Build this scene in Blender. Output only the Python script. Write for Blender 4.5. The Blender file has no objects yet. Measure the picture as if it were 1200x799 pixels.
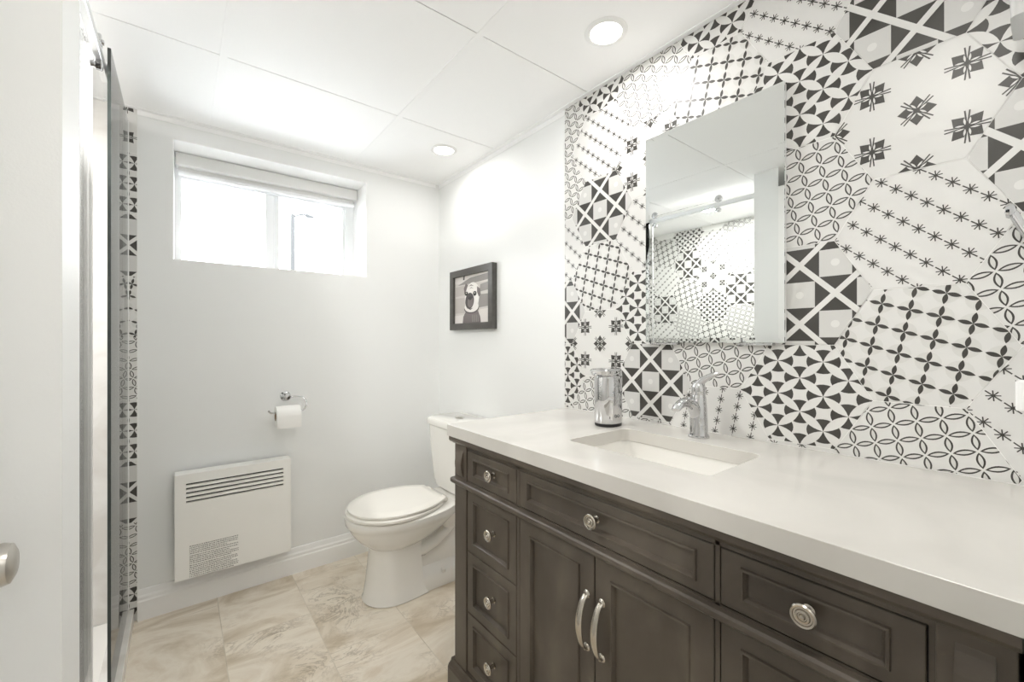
import bpy, bmesh, math, random
from mathutils import Vector, Matrix
random.seed(7)
PI = math.pi
C = bpy.context.scene.collection
sc = bpy.context.scene

# ---------------------------------------------------------------- camera, world, exposure
cam_d = bpy.data.cameras.new('camera'); cam = bpy.data.objects.new('camera', cam_d); C.objects.link(cam)
cam.location = (0, 0, 1.16); cam.rotation_euler = (PI/2, 0, -math.radians(38))
cam_d.sensor_width = 36; cam_d.lens = 497/1200*36; cam_d.clip_start = 0.01
sc.camera = cam
EXPOSURE = 1.88
DOWNLIGHT_W = 0.78
FILL_LAMP_W = 0.78
HALL_FILL_W = 1.7
SKY_STRENGTH = 4.3
sc.view_settings.view_transform = 'Standard'; sc.view_settings.look = 'None'
sc.view_settings.exposure = EXPOSURE; sc.view_settings.gamma = 1
sc.view_settings.use_curve_mapping = False
sc.cycles.max_bounces = 24; sc.cycles.glossy_bounces = 16; sc.cycles.diffuse_bounces = 8; sc.cycles.transparent_max_bounces = 32
world = bpy.data.worlds.new('overcast_sky'); sc.world = world; world.use_nodes = True
world.node_tree.nodes['Background'].inputs[0].default_value = (0.94, 0.975, 1.0, 1)
world.node_tree.nodes['Background'].inputs[1].default_value = SKY_STRENGTH

def area_light(name, loc, rot, sx, sy, power, col, parent=None, shape='RECTANGLE'):
    d = bpy.data.lights.new(name, 'AREA'); d.shape = shape; d.size = sx
    if shape == 'RECTANGLE': d.size_y = sy
    d.energy = power; d.color = col
    o = bpy.data.objects.new(name, d); C.objects.link(o); o.location = loc; o.rotation_euler = rot
    if parent: o.parent = parent
    return o
# unseen fill light added in the hallway to brighten the room through the doorway
area_light('hallway_fill', (0.15, -0.95, 2.05), (0, 0, 0), 0.9, 0.6, HALL_FILL_W, (1, 0.985, 0.96))

# ---------------------------------------------------------------- dimensions (metres)
H = 2.122          # ceiling
W = 1.26           # right wall
B = 2.347          # back wall
L = -1.0           # far side of the shower
F = 0.012           # inner face of the entrance wall

# ---------------------------------------------------------------- materials
def s2l(c):
    return tuple(((v/255)/12.92 if v/255 <= 0.04045 else ((v/255+0.055)/1.055)**2.4) for v in c)
def mat(name, rgb, rough=0.5, metal=0.0, bump=0.0, bscale=200, emit=0, spec=0.5, coat=0):
    m = bpy.data.materials.new(name); m.use_nodes = True
    nt = m.node_tree; p = nt.nodes['Principled BSDF']
    p.inputs['Base Color'].default_value = (*s2l(rgb), 1)
    p.inputs['Roughness'].default_value = rough; p.inputs['Metallic'].default_value = metal
    p.inputs['Specular IOR Level'].default_value = spec
    p.inputs['Coat Weight'].default_value = coat
    if emit:
        p.inputs['Emission Color'].default_value = (*s2l(rgb), 1); p.inputs['Emission Strength'].default_value = emit
    if bump:
        t = nt.nodes.new('ShaderNodeTexCoord'); n = nt.nodes.new('ShaderNodeTexNoise'); b = nt.nodes.new('ShaderNodeBump')
        n.inputs['Scale'].default_value = bscale; b.inputs['Strength'].default_value = bump; b.inputs['Distance'].default_value = 0.002
        nt.links.new(t.outputs['Object'], n.inputs['Vector']); nt.links.new(n.outputs['Fac'], b.inputs['Height'])
        nt.links.new(b.outputs['Normal'], p.inputs['Normal'])
    return m
def glass(name, tint=(0.97, 0.985, 0.98), ior=1.45, rough=0.0):
    m = bpy.data.materials.new(name); m.use_nodes = True; nt = m.node_tree
    for n in list(nt.nodes):
        if n.type != 'OUTPUT_MATERIAL': nt.nodes.remove(n)
    out = [n for n in nt.nodes if n.type == 'OUTPUT_MATERIAL'][0]
    fr = nt.nodes.new('ShaderNodeFresnel'); fr.inputs['IOR'].default_value = ior
    t = nt.nodes.new('ShaderNodeBsdfTransparent'); t.inputs[0].default_value = (*tint, 1)
    g = nt.nodes.new('ShaderNodeBsdfGlossy'); g.inputs['Roughness'].default_value = rough
    mx = nt.nodes.new('ShaderNodeMixShader')
    nt.links.new(fr.outputs[0], mx.inputs[0]); nt.links.new(t.outputs[0], mx.inputs[1]); nt.links.new(g.outputs[0], mx.inputs[2])
    nt.links.new(mx.outputs[0], out.inputs[0])
    return m
def noise_mat(name, stops, scale, rough, detail=4, dist=0.0, stretch=(1, 1, 1), bump=0.0):
    m = bpy.data.materials.new(name); m.use_nodes = True; nt = m.node_tree; p = nt.nodes['Principled BSDF']
    tc = nt.nodes.new('ShaderNodeTexCoord'); mp = nt.nodes.new('ShaderNodeMapping'); mp.inputs['Scale'].default_value = stretch
    n = nt.nodes.new('ShaderNodeTexNoise'); n.inputs['Scale'].default_value = scale; n.inputs['Detail'].default_value = detail
    n.inputs['Distortion'].default_value = dist
    r = nt.nodes.new('ShaderNodeValToRGB'); e = r.color_ramp.elements
    while len(e) < len(stops): e.new(0.5)
    for el, (pos, col) in zip(e, stops): el.position = pos; el.color = (*s2l(col), 1)
    nt.links.new(tc.outputs['Object'], mp.inputs[0]); nt.links.new(mp.outputs[0], n.inputs['Vector'])
    nt.links.new(n.outputs['Fac'], r.inputs[0]); nt.links.new(r.outputs[0], p.inputs['Base Color'])
    p.inputs['Roughness'].default_value = rough
    if bump:
        b = nt.nodes.new('ShaderNodeBump'); b.inputs['Strength'].default_value = bump; b.inputs['Distance'].default_value = 0.002
        nt.links.new(n.outputs['Fac'], b.inputs['Height']); nt.links.new(b.outputs[0], p.inputs['Normal'])
    return m

def floor_material():
    m = bpy.data.materials.new('stone_floor_tile'); m.use_nodes = True; nt = m.node_tree; p = nt.nodes['Principled BSDF']
    N = nt.nodes.new; K = nt.links.new
    tc = N('ShaderNodeTexCoord'); mp = N('ShaderNodeMapping'); mp.inputs['Location'].default_value = (0.17, 1.22, 0)
    mp.inputs['Rotation'].default_value = (0, 0, PI/2)
    mp.inputs['Location'].default_value = (-0.18, -0.13, 0)
    K(tc.outputs['Object'], mp.inputs[0])
    br = N('ShaderNodeTexBrick'); br.inputs['Scale'].default_value = 1; br.inputs['Brick Width'].default_value = 0.61
    br.inputs['Row Height'].default_value = 0.305; br.inputs['Mortar Size'].default_value = 0.0016; br.inputs['Mortar Smooth'].default_value = 0.2
    br.inputs['Color1'].default_value = (0, 0, 0, 1); br.inputs['Color2'].default_value = (1, 1, 1, 1); br.inputs['Mortar'].default_value = (0, 0, 0, 1)
    K(mp.outputs[0], br.inputs['Vector'])
    # every tile shifts the vein pattern
    sh = N('ShaderNodeVectorMath'); sh.operation = 'MULTIPLY_ADD'; sh.inputs[1].default_value = (7.3, 3.1, 5.7)
    K(br.outputs['Color'], sh.inputs[0]); K(tc.outputs['Object'], sh.inputs[2])
    rot = N('ShaderNodeMapping'); rot.inputs['Rotation'].default_value = (0, 0, 0.85); rot.inputs['Scale'].default_value = (1.0, 1.7, 1)
    K(sh.outputs[0], rot.inputs[0])
    n1 = N('ShaderNodeTexNoise'); n1.inputs['Scale'].default_value = 2.6; n1.inputs['Detail'].default_value = 10; n1.inputs['Roughness'].default_value = 0.62; n1.inputs['Distortion'].default_value = 1.4
    K(rot.outputs[0], n1.inputs['Vector'])
    r1 = N('ShaderNodeValToRGB'); e = r1.color_ramp.elements
    for _ in range(3): e.new(0.5)
    for el, (ps, c) in zip(e, [(0.28, (196, 179, 153)), (0.42, (219, 206, 186)), (0.50, (232, 221, 204)), (0.58, (241, 232, 217)), (0.72, (224, 210, 190))]):
        el.position = ps; el.color = (*s2l(c), 1)
    K(n1.outputs['Fac'], r1.inputs[0])
    n2 = N('ShaderNodeTexNoise'); n2.inputs['Scale'].default_value = 5; n2.inputs['Detail'].default_value = 8; n2.inputs['Distortion'].default_value = 2.2; n2.inputs['Roughness'].default_value = 0.7
    K(rot.outputs[0], n2.inputs['Vector'])
    r2 = N('ShaderNodeValToRGB'); e = r2.color_ramp.elements; e.new(0.5); e.new(0.5)
    for el, (ps, v) in zip(e, [(0.455, 0), (0.485, 1), (0.50, 0.5), (0.53, 0)]): el.position = ps; el.color = (v, v, v, 1)
    K(n2.outputs['Fac'], r2.inputs[0])
    n3 = N('ShaderNodeTexNoise'); n3.inputs['Scale'].default_value = 3; n3.inputs['Detail'].default_value = 2
    K(sh.outputs[0], n3.inputs['Vector'])
    r3 = N('ShaderNodeValToRGB'); r3.color_ramp.elements[0].position = 0.5; r3.color_ramp.elements[1].position = 0.68
    K(n3.outputs['Fac'], r3.inputs[0])
    mu = N('ShaderNodeMath'); mu.operation = 'MULTIPLY'; K(r2.outputs[0], mu.inputs[0]); K(r3.outputs[0], mu.inputs[1])
    mx = N('ShaderNodeMix'); mx.data_type = 'RGBA'; mx.inputs[7].default_value = (*s2l((140, 122, 96)), 1)
    m2 = N('ShaderNodeMath'); m2.operation = 'MULTIPLY'; m2.inputs[1].default_value = 0.75; K(mu.outputs[0], m2.inputs[0])
    K(m2.outputs[0], mx.inputs[0]); K(r1.outputs[0], mx.inputs[6])
    mg = N('ShaderNodeMix'); mg.data_type = 'RGBA'; mg.inputs[7].default_value = (*s2l((178, 168, 150)), 1)
    m3 = N('ShaderNodeMath'); m3.operation = 'MULTIPLY'; m3.inputs[1].default_value = 0.35; K(br.outputs['Fac'], m3.inputs[0])
    K(m3.outputs[0], mg.inputs[0]); K(mx.outputs[2], mg.inputs[6]); K(mg.outputs[2], p.inputs['Base Color'])
    p.inputs['Roughness'].default_value = 0.42
    b = N('ShaderNodeBump'); b.inputs['Strength'].default_value = 0.25; b.inputs['Distance'].default_value = 0.002
    K(n2.outputs['Fac'], b.inputs['Height']); K(b.outputs[0], p.inputs['Normal'])
    return m

M = dict(
    paint=mat('pale_grey_wall_paint', (236, 237, 236), 0.55, bump=0.08, bscale=350),
    paint_white=mat('white_trim_paint', (244, 244, 243), 0.35),
    panel=mat('white_ceiling_panel', (252, 252, 252), 0.7),
    tbar=mat('white_ceiling_bar', (251, 251, 251), 0.65),
    gap=mat('dark_gap', (40, 40, 40), 0.9),
    floor=floor_material(),
    tile=mat('white_printed_tile', (221, 220, 217), 0.3, bump=0.05, bscale=60),
    grout=mat('white_grout', (240, 239, 236), 0.8),
    ink=mat('charcoal_tile_print', (66, 64, 60), 0.35),
    ink_grey=mat('grey_tile_print', (206, 205, 202), 0.32),
    ink_pale=mat('pale_grey_tile_print', (213, 212, 208), 0.32),
    quartz=noise_mat('white_quartz', [(0.35, (201, 198, 192)), (0.62, (212, 209, 203))], 3.0, 0.18, 5, 0.8),
    ceramic=mat('white_ceramic', (236, 234, 229), 0.12, coat=0.3),
    seat=mat('white_seat_plastic', (238, 235, 228), 0.25),
    wood=noise_mat('dark_stained_wood', [(0.25, (66, 59, 51)), (0.5, (84, 76, 67)), (0.75, (106, 97, 86))], 7, 0.36, 6, 0.5, (1, 1, 0.45), 0.05),
    wood_dark=mat('dark_wood_shadow_gap', (34, 31, 28), 0.7),
    chrome=mat('polished_chrome', (208, 208, 209), 0.05, 1.0),
    nickel=mat('antique_nickel', (190, 184, 174), 0.24, 1.0),
    satin=mat('satin_nickel', (196, 192, 186), 0.28, 1.0),
    steel=mat('brushed_steel', (226, 227, 228), 0.16, 1.0),
    rail=mat('satin_steel', (236, 237, 238), 0.38, 1.0),
    mirror=mat('mirror_silver', (238, 241, 240), 0.0, 1.0),
    black=mat('black_plastic', (30, 30, 30), 0.4),
    frame=noise_mat('charcoal_frame_wood', [(0.3, (72, 70, 67)), (0.7, (88, 86, 82))], 40, 0.4, 4, 0, (1, 0.2, 1)),
    heater=mat('white_enamel', (244, 243, 239), 0.35),
    label_ink=mat('grey_label_print', (96, 92, 88), 0.7),
    paper=mat('white_tissue', (244, 243, 240), 0.9, bump=0.2, bscale=300),
    card=mat('brown_cardboard', (150, 125, 95), 0.9),
    vinyl=mat('white_vinyl', (244, 245, 246), 0.3),
    fabric=mat('white_blind_fabric', (226, 226, 224), 0.8),
    plastic=mat('white_plastic', (244, 244, 243), 0.3),
    lens=mat('lit_lamp_lens', (255, 250, 240), 0.5, emit=3.0),
    glass=glass('clear_glass'), door_glass=glass('clear_door_glass', (.985, .99, .985), 1.22), glass_edge=mat('dark_green_glass_edge', (70, 76, 74), 0.2),
    pane=glass('window_glass', (1, 1, 1)),
    marble=noise_mat('pale_shower_marble', [(0.35, (214, 210, 204)), (0.6, (230, 228, 224))], 6, 0.25, 6, 1.0),
    lampgrey=mat("grey_painted_metal", (24, 26, 27), 0.5),
    ground=mat('pale_snowy_ground', (228, 230, 232), 0.9),
    hall=mat('hallway_paint', (238, 237, 234), 0.7),
)
fg = bpy.data.materials.new('frosted_glass'); fg.use_nodes = True
_p = fg.node_tree.nodes['Principled BSDF']; _p.inputs['Base Color'].default_value = (.93, .93, .92, 1)
_p.inputs['Roughness'].default_value = .35; _p.inputs['Transmission Weight'].default_value = .6
M['frosted'] = fg

# ---------------------------------------------------------------- mesh helpers
class MB:
    """collects polygons (world coordinates) for ONE mesh object"""
    def __init__(s): s.v = []; s.f = []; s.mi = []
    def add(s, vs, fs, mi=0):
        o = len(s.v); s.v += [tuple(v) for v in vs]
        for f in fs: s.f.append([o+i for i in f]); s.mi.append(mi)
        return s
    def box(s, x0, x1, y0, y1, z0, z1, mi=0):
        x0, x1 = min(x0, x1), max(x0, x1); y0, y1 = min(y0, y1), max(y0, y1); z0, z1 = min(z0, z1), max(z0, z1)
        return s.add([(x0,y0,z0),(x1,y0,z0),(x1,y1,z0),(x0,y1,z0),(x0,y0,z1),(x1,y0,z1),(x1,y1,z1),(x0,y1,z1)],
                     [(0,3,2,1),(4,5,6,7),(0,1,5,4),(1,2,6,5),(2,3,7,6),(3,0,4,7)], mi)
    def loft(s, rings, cap0=True, cap1=True, mi=0, closed=True):
        n = len(rings[0]); vs = [p for r in rings for p in r]; fs = []
        for k in range(len(rings)-1):
            for i in range(n if closed else n-1):
                j = (i+1) % n
                fs.append((k*n+i, k*n+j, (k+1)*n+j, (k+1)*n+i))
        if cap0: fs.append(tuple(reversed(range(n))))
        if cap1: fs.append(tuple((len(rings)-1)*n+i for i in range(n)))
        return s.add(vs, fs, mi)
    def tube(s, path, r, n=12, mi=0, caps=True):
        P = [Vector(p) for p in path]; R = r if isinstance(r, (list, tuple)) else [r]*len(P)
        up = None; rings = []
        for i, p in enumerate(P):
            t = (P[min(i+1, len(P)-1)]-P[max(i-1, 0)]).normalized()
            if up is None:
                up = Vector((0, 0, 1)) if abs(t.z) < .9 else Vector((1, 0, 0))
            a = (up - t*up.dot(t)).normalized(); b = t.cross(a); up = a
            rr = R[i] if isinstance(R[i], (list, tuple)) else (R[i], R[i])
            rings.append([tuple(p+a*math.cos(2*PI*k/n)*rr[0]+b*math.sin(2*PI*k/n)*rr[1]) for k in range(n)])
        return s.loft(rings, caps, caps, mi)
    def lathe(s, origin, axis, prof, n=32, mi=0, caps=True):
        """prof = [(radius, distance along axis)]"""
        o = Vector(origin); t = Vector(axis).normalized()
        u = (Vector((0, 0, 1)) if abs(t.z) < .9 else Vector((1, 0, 0))); a = (u-t*u.dot(t)).normalized(); b = t.cross(a)
        rings = [[tuple(o+t*d+(a*math.cos(2*PI*k/n)+b*math.sin(2*PI*k/n))*max(r, 1e-5)) for k in range(n)] for r, d in prof]
        return s.loft(rings, caps, caps, mi)
    def build(s, name, m, parent=None, smooth=False, bevel=0.0, seg=2, subsurf=0, kind=None, label=None):
        off = Vector(ROOT.get(parent.name, (0, 0, 0))) if parent else Vector((0, 0, 0))
        me = bpy.data.meshes.new(name); me.from_pydata([tuple(Vector(v)-off) for v in s.v], [], s.f)
        for mm in (m if isinstance(m, list) else [m]): me.materials.append(mm)
        me.polygons.foreach_set('material_index', s.mi); me.update()
        bm = bmesh.new(); bm.from_mesh(me)
        if smooth != 'flatpattern': bmesh.ops.recalc_face_normals(bm, faces=bm.faces)
        bm.to_mesh(me); bm.free()
        if smooth is True:
            me.polygons.foreach_set('use_smooth', [True]*len(me.polygons))
            me.set_sharp_from_angle(angle=math.radians(38))
        o = bpy.data.objects.new(name, me); C.objects.link(o)
        if bevel:
            b = o.modifiers.new('bevel', 'BEVEL'); b.width = bevel; b.segments = seg; b.limit_method = 'ANGLE'; b.angle_limit = math.radians(40)
        if subsurf:
            b = o.modifiers.new('subsurf', 'SUBSURF'); b.levels = subsurf; b.render_levels = subsurf
        if parent: o.parent = parent; ROOT[o.name] = tuple(off)
        if kind: o['kind'] = kind
        if label: o['label'] = label
        return o
ROOT = {}
def thing(name, label, cat, loc=(0, 0, 0), group=None, kind=None):
    o = bpy.data.objects.new(name, None); C.objects.link(o); o.location = loc; o.empty_display_size = .05
    if label: o['label'] = label
    if cat: o['category'] = cat
    if group: o['group'] = group
    if kind: o['kind'] = kind
    ROOT[o.name] = tuple(loc)
    return o
def tag(o, label, cat, group=None):
    o['label'] = label; o['category'] = cat
    if group: o['group'] = group
    return o
def struct(name, mb, m, parent=None, **k): return mb.build(name, m, parent, kind=None if parent else 'structure', **k)
def copy_tree(o, parent=None):
    c = o.copy(); C.objects.link(c)
    if parent: c.parent = parent
    for ch in list(o.children): copy_tree(ch, c)
    return c
def rrect(cx, cy, hx, hy, r, z, n=5):
    out = []
    for sx, sy, a0 in ((1, 1, 0), (-1, 1, PI/2), (-1, -1, PI), (1, -1, 3*PI/2)):
        for k in range(n+1):
            a = a0+PI/2*k/n
            out.append((cx+sx*(hx-r)+r*math.cos(a), cy+sy*(hy-r)+r*math.sin(a), z))
    return out

# ---------------------------------------------------------------- patchwork hexagon tiles
R6 = 0.1466; DY = 0.2197; DZ = 0.254
def clip(poly, edges):
    for (a, b, c) in edges:            # keep a*x+b*y<=c
        out = []; n = len(poly)
        for i in range(n):
            p, q = poly[i], poly[(i+1) % n]
            dp = a*p[0]+b*p[1]-c; dq = a*q[0]+b*q[1]-c
            if dp <= 0: out.append(p)
            if (dp < 0 < dq) or (dq < 0 < dp):
                t = dp/(dp-dq); out.append((p[0]+(q[0]-p[0])*t, p[1]+(q[1]-p[1])*t))
        poly = out
        if len(poly) < 3: return None
    ar = 0
    for i in range(len(poly)):
        p, q = poly[i], poly[(i+1) % len(poly)]; ar += p[0]*q[1]-q[0]*p[1]
    return poly if abs(ar) > 1e-8 else None
HEX = [(math.cos(math.radians(30+60*k)), math.sin(math.radians(30+60*k)), R6*math.cos(PI/6)-0.0007) for k in range(6)]
def lens(ax, ay, bx, by, w, n=7, s=1.0):
    mx, my = (ax+bx)/2, (ay+by)/2; ax, ay, bx, by = [m+(v-m)*s for v, m in ((ax, mx), (ay, my), (bx, mx), (by, my))]
    dx, dy = bx-ax, by-ay; l = math.hypot(dx, dy); nx, ny = -dy/l, dx/l; out = []
    for k in range(n+1):
        t = k/n; o = w/2*math.sin(PI*t)**.85; out.append((ax+dx*t+nx*o, ay+dy*t+ny*o))
    for k in range(n-1, 0, -1):
        t = k/n; o = -w/2*math.sin(PI*t)**.85; out.append((ax+dx*t+nx*o, ay+dy*t+ny*o))
    return out
def bar(ax, ay, bx, by, w):
    dx, dy = bx-ax, by-ay; l = math.hypot(dx, dy); nx, ny = -dy/l*w/2, dx/l*w/2
    return [(ax+nx, ay+ny), (bx+nx, by+ny), (bx-nx, by-ny), (ax-nx, ay-ny)]
def ell(cx, cy, rx, ry, n=20): return [(cx+rx*math.cos(2*PI*k/n), cy+ry*math.sin(2*PI*k/n)) for k in range(n)]
def rect(cx, cy, h): return [(cx-h, cy-h), (cx+h, cy-h), (cx+h, cy+h), (cx-h, cy+h)]
# motifs in millimetres: lists of (layer, material index, polygon); indices 1 tile white, 2 ink, 3 grey
def motif(kind):
    P = []
    if kind == 'A':
        nodes = [(50.5*i, 42+43*i+86*j) for i in range(-4, 5) for j in range(-8, 8)]
        for x, y in nodes:
            if abs(x) > 200 or abs(y) > 190: continue
            P.append((1, 2, ell(x, y, 36, 30, 24)))
            for d in ((50.5, 43), (50.5, -43)): P.append((2 if d[1] > 0 else 2.5, 1, lens(x, y, x+d[0], y+d[1], 21)))
    if kind == 'B':
        a = (38, 12); b = (7, -35.5)
        for i in range(-7, 8):
            for j in range(-7, 8):
                x = -17+a[0]*i+b[0]*j; y = -28+a[1]*i+b[1]*j
                for d, w in ((a, 12.5), (b, 13)):
                    P.append((1, 2, lens(x, y, x+d[0], y+d[1], w, s=.88)))
                    P.append((2, 4, lens(x, y, x+d[0], y+d[1], w-6.2, s=.66)))
    if kind == 'C':
        dx, dy = .761, -.648; nx, ny = .648, .761
        for j in range(-4, 5):
            for i in range(-7, 8):
                s = 3.6+8.2*j+32.8*i; n = 49.2*j+.5; x, y = dx*s+nx*n, dy*s+ny*n
                for k, (h, w) in enumerate(((14.5, 2.3), (10.5, 2.0), (10.5, 2.0), (10.5, 2.0))):
                    an = math.radians(-40.4+45*k); P.append((1+.3*k, 2, bar(x-h*math.cos(an), y-h*math.sin(an), x+h*math.cos(an), y+h*math.sin(an), w)))
    if kind == 'D':
        a = (47, -16.7); b = (-9.3, -48)
        for i in range(-6, 7):
            for j in range(-6, 7):
                x = -20+a[0]*i+b[0]*j; y = 30+a[1]*i+b[1]*j
                P.append((1, 4, ell(x, y, 21, 21)))
                for d in (a, b):
                    for sg in (1, -1): P.append((2, 2, lens(x, y, x+sg*d[0]*.47, y+sg*d[1]*.47, 8.6)))
    if kind == 'E':
        P.append((1, 2, rect(0, 0, 200)))
        for i in range(-3, 4):
            for j in range(-3, 4):
                if (i+j) % 2 == 0:
                    P.append((2, 3, rect(75*i, 75*j, 33))); P.append((3, 1, ell(75*i, 75*j, 9, 9)))
        for k in range(-5, 6, 2):
            P.append((3, 1, bar(-300, 75*k+300, 300, 75*k-300, 13))); P.append((3.5, 1, bar(-300, 75*k-300, 300, 75*k+300, 13)))
    if kind == 'F':
        for x, y in [(0, 0), (75, 64), (-75, 64), (75, -64), (-75, -64), (0, 127), (0, -127), (147, 0), (-147, 0)]:
            for k in range(4):
                an = PI/2*k+(PI/4 if x in (0, 147, -147) else 0); c, s = math.cos(an), math.sin(an); T = lambda u, v: (x+u*c-v*s, y+u*s+v*c)
                # concave dark kite split into convex pieces
                P.append((1, 2, [T(0, 0), T(20, 4), T(12.5, 12.5)])); P.append((1.2, 2, [T(0, 0), T(12.5, 12.5), T(4, 20)]))
                P.append((1.4, 2, [T(20, 4), T(22.5, 22.5), T(9, 9)])); P.append((1.6, 2, [T(4, 20), T(9, 9), T(22.5, 22.5)]))
                for sg in (1, -1): P.append((1.8+.2*sg, 2, bar(*T(0, sg*.3), *T(33, sg*3.6), 2.5)))
                P.append((2.4, 1, lens(*T(4, 3.0), *T(18, 4.6), 3.4))); P.append((2.4, 1, lens(*T(4, -3.0), *T(18, -4.6), 3.4)))
    return P
MOTIF = {k: motif(k) for k in 'ABCDEF'}
def tile_field(mb, tiles, to3, nrm, u0, u1, v0, v1):
    """tiles: (uc, vc, kind, rotation); to3 maps (u, v, depth) to the wall; rect limits u0..v1"""
    lim = [(-1, 0, -u0), (1, 0, u1), (0, -1, -v0), (0, 1, v1)]
    for uc, vc, kind, rot in tiles:
        if uc+R6 < u0 or uc-R6 > u1 or vc+.13 < v0 or vc-.13 > v1: continue
        c, s = math.cos(math.radians(rot)), math.sin(math.radians(rot))
        hx = [(R6*math.cos(PI/3*k)*.994, R6*math.sin(PI/3*k)*.994) for k in range(6)]
        for layer, mi, poly in [(0, 1, None)]+MOTIF[kind]:
            if poly is None: q = hx
            else:
                q = [((x*c-y*s)/1000, (x*s+y*c)/1000) for x, y in poly]
                if min(p[0]**2+p[1]**2 for p in q) > .2**2 and len(q) > 5: continue
                q = clip(q, HEX)
            if not q: continue
            q = clip([(x+uc, y+vc) for x, y in q], lim)
            if not q: continue
            vs = [to3(x, y, .0006+.00025*layer) for x, y in q]
            a, b_, c_ = (Vector(v) for v in vs[:3])
            cr = Vector((0, 0, 0))
            for i in range(len(vs)): cr += Vector(vs[i]).cross(Vector(vs[(i+1) % len(vs)]))
            if cr.dot(Vector(nrm)) < 0: vs.reverse()
            mb.add(vs, [tuple(range(len(vs)))], mi)
TM = [M['grout'], M['tile'], M['ink'], M['ink_grey'], M['ink_pale']]

# ---------------------------------------------------------------- room shell
struct('floor', MB().box(L-.1, W+.1, F-.12, B+.1, -.08, 0), M['floor'])
wb = MB(); X0, X1, Z0, Z1 = -.028, .813, 1.512, 2.037; BW = B+.30
wb.box(L-.1, X0, B, BW, 0, H+.1); wb.box(X1, W+.1, B, BW, 0, H+.1); wb.box(X0, X1, B, BW, 0, Z0); wb.box(X0, X1, B, BW, Z1, H+.1)
struct('wall_back', wb, M['paint'])
wr = struct('wall_right', MB().box(W, W+.1, F-.12, B, 0, H+.1), M['paint'])
wl = struct('wall_left', MB().box(L-.1, L, F-.12, B, 0, H+.1), M['paint'])
wf = MB(); wf.box(L, -.27, F-.12, F, 0, H+.1); wf.box(.60, W, F-.12, F, 0, H+.1); wf.box(-.27, .60, F-.12, F, 2.05, H+.1)
struct('wall_front', wf, M['paint'])
struct('wall_partition', MB().box(L, -.142, .93, 1.07, 0, H), M['paint'])
# suspended ceiling: panels between slim bars, dark gap behind
cl = MB()
xs = [L, -.512, .115, .742, W]; ys = [F-.12, .507, 1.124, 1.741, B]
for i in range(4):
    for j in range(4):
        g = .0118
        cl.box(xs[i]+(g if i else 0), xs[i+1]-(g if i < 3 else 0), ys[j]+(g-.001 if j else 0), ys[j+1]-(.0125 if j < 3 else 0), H+.0008, H+.015)
cl.box(L-.1, W+.1, F-.12, B, H+.03, H+.09, 1)
struct('ceiling', cl, [M['panel'], M['gap']])
n = 1
for x in xs[1:4]:
    struct('trim_%d' % n, MB().box(x-.0115, x+.0115, F, B-.024, H-.0004, H+.012), M['tbar']); n += 1
for y in ys[1:4]:
    for k, (a, b) in enumerate(zip(xs[:-1], xs[1:])):
        struct('trim_%d' % n, MB().box(a+.0118, b-(.0118 if k < 3 else .024), y-.0105, y+.0105, H-.0002, H+.012), M['tbar']); n += 1
struct('trim_%d' % n, MB().box(W-.022, W-.0003, F, B-.001, H-.002, H+.002).box(W-.0025, W-.0003, F, B-.001, H-.022, H-.002), M['tbar']); n += 1
struct('trim_%d' % n, MB().box(L, W-.024, B-.022, B-.0003, H-.002, H+.002).box(L, W-.024, B-.0025, B-.0003, H-.022, H-.002), M['tbar']); n += 1
# baseboards
def baseboard(name, x0, x1):
    prof = [(0, 0), (.016, 0), (.016, .078), (.013, .084), (.013, .095), (.009, .103), (.006, .118), (.004, .125), (0, .125)]
    struct(name, MB().loft([[(x, B-a, b) for a, b in prof] for x in (x0, x1)]), M['paint_white'])
baseboard('baseboard_back', -.141, W)
struct('baseboard_right', MB().loft([[(W-a, y, b) for a, b in [(0, 0), (.016, 0), (.016, .078), (.013, .095), (.006, .118), (.004, .125), (0, .125)]] for y in (1.222, B-.017)]), M['paint_white'])
# patchwork tile on the right wall
def K5(k): return .184+.2197*k
cols = {0: {2.165: 'B', 1.911: 'E', 1.658: 'F', 1.404: 'C', 1.150: 'D', .896: 'B'},
        1: {2.038: 'C', 1.785: 'A', 1.531: 'B', 1.277: 'E', 1.023: 'A', .769: 'C'},
        -1: {2.038: 'F', 1.785: 'A', 1.531: 'E', 1.277: 'B', 1.023: 'C', .769: 'B'},
        2: {2.165: 'A', 1.911: 'D', 1.658: 'E', 1.404: 'F', 1.150: 'B', .896: 'C'},
        3: {2.038: 'B', 1.785: 'F', 1.531: 'C', 1.277: 'A', 1.023: 'E', .769: 'B'},
        4: {2.165: 'A', 1.911: 'C', 1.658: 'E', 1.404: 'D', 1.150: 'F', .896: 'B'},
        5: {2.038: 'B', 1.785: 'B', 1.531: 'C', 1.277: 'E', 1.023: 'A', .769: 'D'}}
tl = []
for k, d in cols.items():
    for z, kd in d.items(): tl.append((-K5(k), z, kd, -60 if (k, z) == (2, .896) else 0))
tr = MB().box(W-.005, W, F+.0005, 1.25, .84, H-.003, 0)
tile_field(tr, tl, lambda u, v, d: (W-.005-d, -u, v), (-1, 0, 0), -1.25, -(F+.001), .888, H-.004)
tr.build('hexagon_wall_tile', TM, wr, smooth='flatpattern', label='black and white patchwork hexagon tile')
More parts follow.
